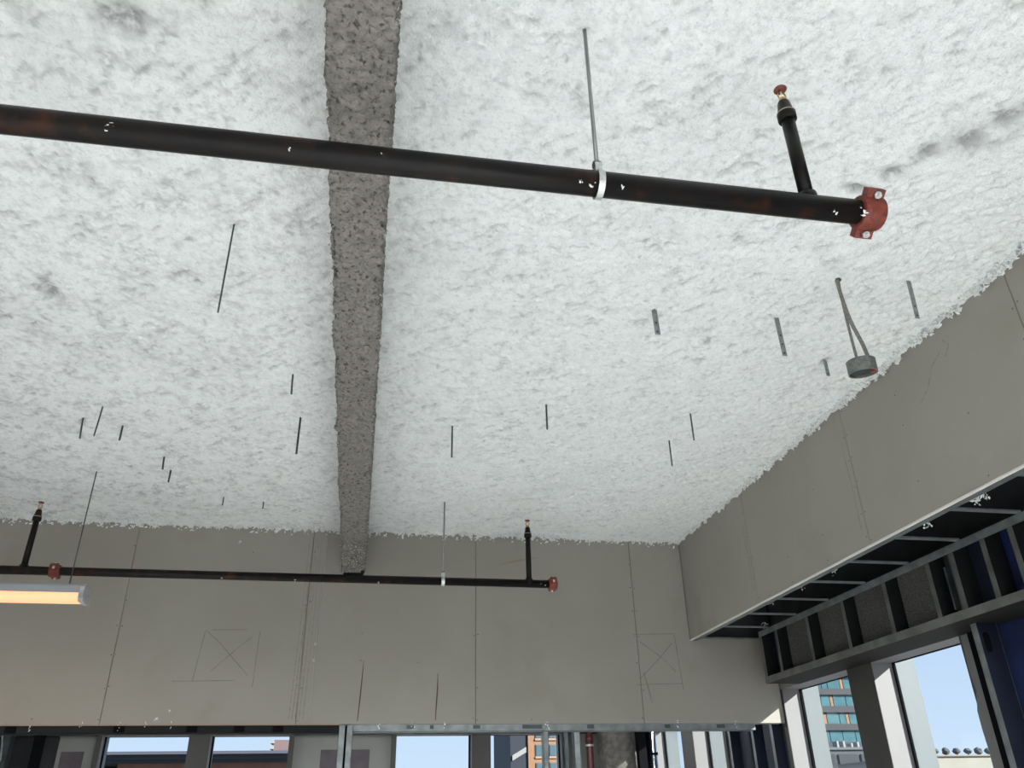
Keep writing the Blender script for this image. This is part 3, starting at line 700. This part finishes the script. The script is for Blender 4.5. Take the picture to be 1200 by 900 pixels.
wire(.42, 4.09, 1.748, .0045, 'short wire right of the beam above the far hanger rod', 0, STEELD)
wire(.882, 3.726, 1.779, .0050, 'short wire in the middle of the right ceiling')
wire(1.712, 4.117, 1.777, .0045, 'lower thin wire left of the right fascia')
wire(1.702, 3.748, 1.775, .0045, 'upper thin wire left of the right fascia')
strap(1.160, 2.78, 1.808, .024, 'short flat metal strap in the middle of the right ceiling', .004)
strap(1.728, 2.766, 1.741, .022, 'flat perforated strap left of the hanging junction box', .004, 3)
strap(2.150, 2.417, 1.750, .020, 'flat strap right of the hanging junction box near the fascia', -.012, 2)
strap(2.155, 3.107, 1.86, .018, 'fibre covered strap below left of the junction box', 0, 1)

# ------------------------------------------------------------------ hanging junction box
jb = empty('junction_box', (1.855, 2.452, 1.50), 'round grey junction box hanging from two armoured cables', 'junction box')
def oct_(r, n=8, off=math.pi/8): return [(1.862+r*math.cos(off+2*math.pi*k/n), 2.452+r*math.sin(off+2*math.pi*k/n)) for k in range(n)]
tilt = Matrix.Rotation(math.radians(7), 4, 'X')@Matrix.Rotation(math.radians(-4), 4, 'Y')
def tilted(bm, c=(1.862, 2.452, 1.50)): bmesh.ops.transform(bm, matrix=Matrix.Translation(c)@tilt@Matrix.Translation(-Vector(c)), verts=bm.verts)
bm = bmesh.new(); ro, ri, n = .055, .050, 16
A = oct_(ro, n, 0); B = oct_(ri, n, 0); zt, zb_ = 1.531, 1.474
rows = [[bm.verts.new((*p, z)) for p in P] for P, z in ((B, zt-.004), (B, zb_), (A, zb_), (A, zt-.004), (oct_(ro-.006, n, 0), zt))]
for a, b in zip(rows, rows[1:]):
    for k in range(n): bm.faces.new((a[k], a[(k+1)%n], b[(k+1)%n], b[k]))
bm.faces.new(rows[-1]); bm.faces.new(rows[0][::-1]); tilted(bm); obj('can', bm, GALVB, jb)
bm = bmesh.new(); lathe_axis(bm, (1.862, 2.452, zb_+.006), (0, 0, 1), [(0, .030), (.004, .047), (.03, .049)], 16); tilted(bm); obj('dark_cover', bm, DKIN, jb)
bm = bmesh.new(); box(bm, 1.885, 1.902, 2.418, 2.445, zb_-.001, zb_+.014); tilted(bm); bevel(bm, .003); obj('red_wire_nut', bm, REDPLUG, jb)
def cable(pts, r):
    bm = bmesh.new(); P = []; 
    for i in range(len(pts)-1):
        a, b = Vector(pts[i]), Vector(pts[i+1]); p0 = Vector(pts[max(i-1,0)]); p3 = Vector(pts[min(i+2, len(pts)-1)])
        for k in range(10):
            t = k/10; P.append(.5*((2*a)+(-p0+b)*t+(2*p0-5*a+4*b-p3)*t*t+(-p0+3*a-3*b+p3)*t**3))
    P.append(Vector(pts[-1])); tube(bm, P, [r*(1+.06*(i % 2)) for i in range(len(P))], 10); return obj('armoured_cable', bm, CABLE, jb)
cable([(1.853, 2.452, 1.97), (1.851, 2.452, 1.86), (1.862, 2.45, 1.72), (1.888, 2.446, 1.60), (1.898, 2.446, 1.527)], .0075)
cable([(1.863, 2.456, 1.97), (1.856, 2.456, 1.86), (1.852, 2.456, 1.72), (1.852, 2.456, 1.60), (1.853, 2.456, 1.527)], .0055)
bm = bmesh.new()
for x in (1.853, 1.897): lathe_axis(bm, (x, 2.452, 1.526), (0, 0, 1), [(0, .011), (.012, .011), (.014, .009)], 10)
obj('cable_connector', bm, ZINC, jb)
bm = bmesh.new(); lathe_axis(bm, (1.857, 2.453, ZC-.022), (0, 0, 1), [(0, .012), (.01, .02), (.04, .02)], 10); obj('ceiling_collar', bm, STEELD, jb)

jb.location += Vector((-.008, 0, .018))

# ------------------------------------------------------------------ pendant lamps
def pendant(x0, x1, y, z, label, watts=None, tint=(.93, .97, 1)):
    """linear lamp along x: housing above, lit lens below, end caps, two suspension wires"""
    p = empty('linear_pendant_lamp', ((x0+x1)/2, y, z), label, 'pendant lamp', 'linear pendant lamps')
    hw = .068
    bm = bmesh.new(); prism(bm, [(y-hw, z), (y+hw, z), (y+hw, z+.038), (y+hw-.012, z+.05), (y-hw+.012, z+.05), (y-hw, z+.038)], x0+.02, x1-.02, lambda a, b, c: (c, a, b)); obj('housing', bm, HOUS, p)
    bm = bmesh.new(); pr = [(y-hw+.001, z-.001)] + [(y-(hw-.001)*math.cos(a)**.6 if math.cos(a) > 0 else y+(hw-.001)*(-math.cos(a))**.6, z-.001-.045*math.sin(a)**.7) for a in [math.pi*k/12 for k in range(1, 12)]] + [(y+hw-.001, z-.001)]
    prism(bm, pr, x0+.022, x1-.028, lambda a, b, c: (c, a, b)); obj('lens', bm, LENS, p)
    for xa, xb in ((x0, x0+.022), (x1-.028, x1)):
        bm = bmesh.new(); prism(bm, [(y-hw-.002, z-.03), (y-hw*.8, z-.049), (y+hw*.8, z-.049), (y+hw+.002, z-.03), (y+hw+.002, z+.04), (y+hw*.8, z+.053), (y-hw*.8, z+.053), (y-hw-.002, z+.04)], xa, xb, lambda a, b, c: (c, a, b)); bevel(bm, .004); obj('end_cap', bm, ENDC, p)
    for x in (x0+.11, x1-.11):
        bm = bmesh.new(); tube(bm, [(x, y, z+.049), (x, y, ZC+(.125 if y > 6 else .02))], .0034, 6); obj('suspension_wire', bm, STEELD, p)
    l = bpy.data.lights.new('lamp_light', 'AREA'); l.shape = 'RECTANGLE'; l.size = x1-x0-.06; l.size_y = .12; l.energy = watts or LAMP_W; l.color = tint
    o = bpy.data.objects.new('lamp_light', l); C.objects.link(o); o.parent = p; o.location = (0, 0, -.056)
    return p
pendant(-2.82, -1.585, 5.03, 1.168, 'lit linear pendant lamp at the left edge in front of the bulkhead', 2.5, (1, .66, .42))
for x, y, w_, lb in ((-5.4, 5.03, 14, 'pendant lamp out of view, next along from the one at the left edge'), (-5.4, 1.4, 20, 'added fill lamp out of view to the left of the thick pipe'),
        (-4.2, 0.35, 55, 'added fill lamp beside the camera, nearest row, left'), (-1.6, 0.35, None, 'added fill lamp beside the camera, nearest row, middle'), (1.25, 0.35, 70, 'added fill lamp beside the camera, nearest row, by the windows'),  # unseen pendants added to brighten the room and ceiling
        (-4.2, -2.0, 35, 'added fill lamp behind the camera, second row, left'), (-1.6, -2.0, None, 'added fill lamp behind the camera, second row, middle'), (1.25, -2.0, 190, 'added fill lamp behind the camera, second row, by the windows'),
        (-4.2, -4.6, 35, 'added fill lamp behind the camera, last row, left'), (-1.6, -4.6, None, 'added fill lamp behind the camera, last row, middle'), (1.25, -4.6, 170, 'added fill lamp behind the camera, last row, by the windows'),
        (-2.8, 7.9, 24, 'added fill lamp hidden behind the bulkhead, left'), (-.6, 7.9, 26, 'added fill lamp hidden behind the bulkhead, middle'), (1.5, 7.9, 26, 'added fill lamp hidden behind the bulkhead, right')):
    pendant(x, x+1.235, y, 1.168, lb, w_)

# ------------------------------------------------------------------ outside
tag(bx('ground', (-900, 900, -900, 900, -31, -30), mat('street_ground', (.16, .16, .155), .9), rel=False), 'distant street level ground', kind='structure')
BRICK = mat('far_brick', (.18, .088, .062), .85, 0, (.145, .068, .05), 1.5)
BRICK2 = mat('orange_far_brick', (.26, .135, .078), .85, 0, (.23, .118, .067), 1.2)
CORN = mat('dark_cornice', (.016, .019, .031), .7)
TEAL = mat('teal_glazing', (.062, .145, .165), .2, .1, (.033, .092, .11), .35, spec=.8)
BAND = mat('grey_spandrel', (.026, .028, .033), .8)
ORNG = mat('orange_panel', (.22, .11, .055), .7)
PALEC = mat('pale_frame', (.24, .232, .225), .7)
# low brick building beyond the far windows
lb = empty('brick_building', (-8, 44, -30), 'low brick building with a dark cornice beyond the far left windows', 'building', rel=False)
bx('brick_wall', (-10.85, -2.2, 44, 60, -31, 2.46), BRICK, lb); bx('cornice', (-12.6, -1.9, 43.6, 60.4, 2.46, 2.62), CORN, lb); bx('parapet', (-12.6, -1.9, 43.4, 60.6, 2.62, 2.80), CORN, lb); bx('coping', (-12.8, -1.7, 43.2, 60.8, 2.80, 2.93), mat('grey_coping', (.055, .058, .08), .7), lb)
bx('white_return', (-14.5, -11.4, 46, 60, -31, 2.3), PALEC, lb)
st2 = empty('stepped_tower', (-7.6, 95, -30), 'pinkish tower with balconies above the low brick building', 'building', rel=False)
TP = mat('pink_brick', (.14, .092, .096), .85)
bx('shaft', (-8.4, -6.4, 95, 99, -31, 7.45), TP, st2)
for k in range(5): bx('balcony', (-8.75, -8.38, 94.6, 97, 4.9+k*.55, 5.15+k*.55), PALEC, st2)
# brick tower
bt = empty('brick_tower', (34, 160, -30), 'orange brick tower with paired windows beyond the far right windows', 'building', rel=False)
bx('brick_wall', (31.6, 46, 160, 180, -31, 30), BRICK2, bt); bx('dark_corner', (28.3, 31.6, 160.3, 180, -31, 30), CORN, bt)
bm = bmesh.new(); v = [bm.verts.new(p) for p in ((28.6, 160.2, 8.8), (31.2, 160.2, 10.2), (31.2, 160.2, 11.1), (28.6, 160.2, 9.7), (28.6, 159.9, 8.8), (31.2, 159.9, 10.2), (31.2, 159.9, 11.1), (28.6, 159.9, 9.7))]
for q in ((0,1,2,3),(7,6,5,4),(0,4,5,1),(1,5,6,2),(2,6,7,3),(3,7,4,0)): bm.faces.new([v[i] for i in q])
obj('white_slanted_sign', bm, PALEC, bt)
for r in range(-3, 7):
    for x in (33.0, 35.6, 38.6, 41.4):
        w_ = 1.9 if x in (33.0, 38.6) else 1.3; z = 3.4+r*3.05+H
        f_ = bx('window', (x, x+w_, 159.85, 160.05, z, z+2.0), mat('far_window_frame', (.125, .115, .11), .7), bt, rel=False)
        bx('pane', (x+.12, x+w_-.12, 159.80, 159.849, z+.12, z+1.88), mat('far_window_glass', (.068, .115, .14), .15, .1, spec=.8), f_, rel=False)
        bx('lintel', (x-.1, x+w_+.1, 159.8, 160.05, z-.35, z-.02), mat('pale_lintel', (.29, .20, .15), .8), bt, rel=False)
# teal tower
tt = empty('glass_tower', (95, 150, -30), 'teal glass tower with grey floor bands seen through the right window', 'building', rel=False)
bx('core', (70, 101.5, 150.4, 175, -31, 60), BAND, tt)
rs = np.random.RandomState(5)
for k in range(-2, 14):
    z = 13.4+k*3.12+H
    bx('floor_band', (70, 101.5, 149.6, 150.4, z-.55, z+.55), mat('light_spandrel', (.040, .042, .048), .8), tt, rel=False)
    if -1 <= k <= 6:
        xs_ = 80.0
        while xs_ < 99:
            w_ = rs.choice((1.3, 1.9, 2.6)); m_ = ORNG if rs.rand() < .17 else TEAL
            if m_ is ORNG: w_ = .7
            bx('glazing_panel', (xs_, xs_+w_-.14, 150.0, 150.4, z+.56, z+2.56), m_, tt, rel=False); xs_ += w_
pod = empty('podium_building', (92, 140, -30), 'grey podium with rooftop units below the teal tower', 'building', rel=False)
bx('block', (60, 95, 140, 149, -31, 9.2+H), mat('podium_grey', (.055, .058, .066), .8), pod, rel=False); bx('parapet', (59.8, 95, 139.7, 140, 8.9+H, 9.3+H), mat('podium_edge', (.088, .092, .1), .8), pod, rel=False)
for k in range(8): bx('louvre', (61+k*4.2, 64.6+k*4.2, 139.75, 139.95, 2+H, 8.2+H), BAND, pod, rel=False)
for x in (83.4, 84.6, 86.1, 87.3): bx('rooftop_unit', (x, x+.35, 142, 143.5, 9.2+H, 10.0+H+.5*rs.rand()), PALEC, pod, rel=False)
# pale wall with a row of trees
pw = empty('pale_building', (80, 92, -30), 'long pale wall under a row of small trees through the right window', 'building', rel=False)
bx('wall', (64.2, 125, 92, 110, -31, 5.05+H), mat('pale_wall', (.255, .238, .203), .85, 0, (.228, .21, .18), .3), pw, rel=False); bx('coping', (64, 125, 91.8, 110, 5.05+H, 5.2+H), mat('tan_coping', (.195, .17, .138), .85), pw, rel=False)
LEAF = mat('winter_foliage', (.05, .053, .058), .9, 0, (.10, .10, .104), 6)
for i, px_ in enumerate((65.6, 67.2, 68.7, 70.1, 71.6, 73.0, 74.3, 75.9, 77.4)):
    t = empty('rooftop_tree', (px_, 93.5, 5.2), 'small round grey green tree on the pale wall, number %d in the row from the left' % (i+1) if False else ['leftmost small tree on the pale wall', 'second small tree from the left on the pale wall', 'tallest small tree near the left on the pale wall', 'fourth small tree from the left on the pale wall', 'middle small tree on the pale wall', 'fourth small tree from the right on the pale wall', 'third small tree from the right on the pale wall', 'second small tree from the right on the pale wall', 'rightmost small tree on the pale wall'][i], 'tree', 'row of rooftop trees')
    bm = bmesh.new(); tube(bm, [(px_, 93.5, 5.2), (px_, 93.5, 5.6)], .08, 6); obj('trunk', bm, LEAF, t)
    bm = bmesh.new(); bmesh.ops.create_icosphere(bm, subdivisions=2, radius=1)
    for v in bm.verts: v.co = Vector((v.co.x*.46, v.co.y*.45, v.co.z*.34*(1+.2*(i % 3 == 2))))*(1+.25*(rs.rand()-.5)) + Vector((px_, 93.5, 5.70))
    obj('crown', bm, LEAF, t)
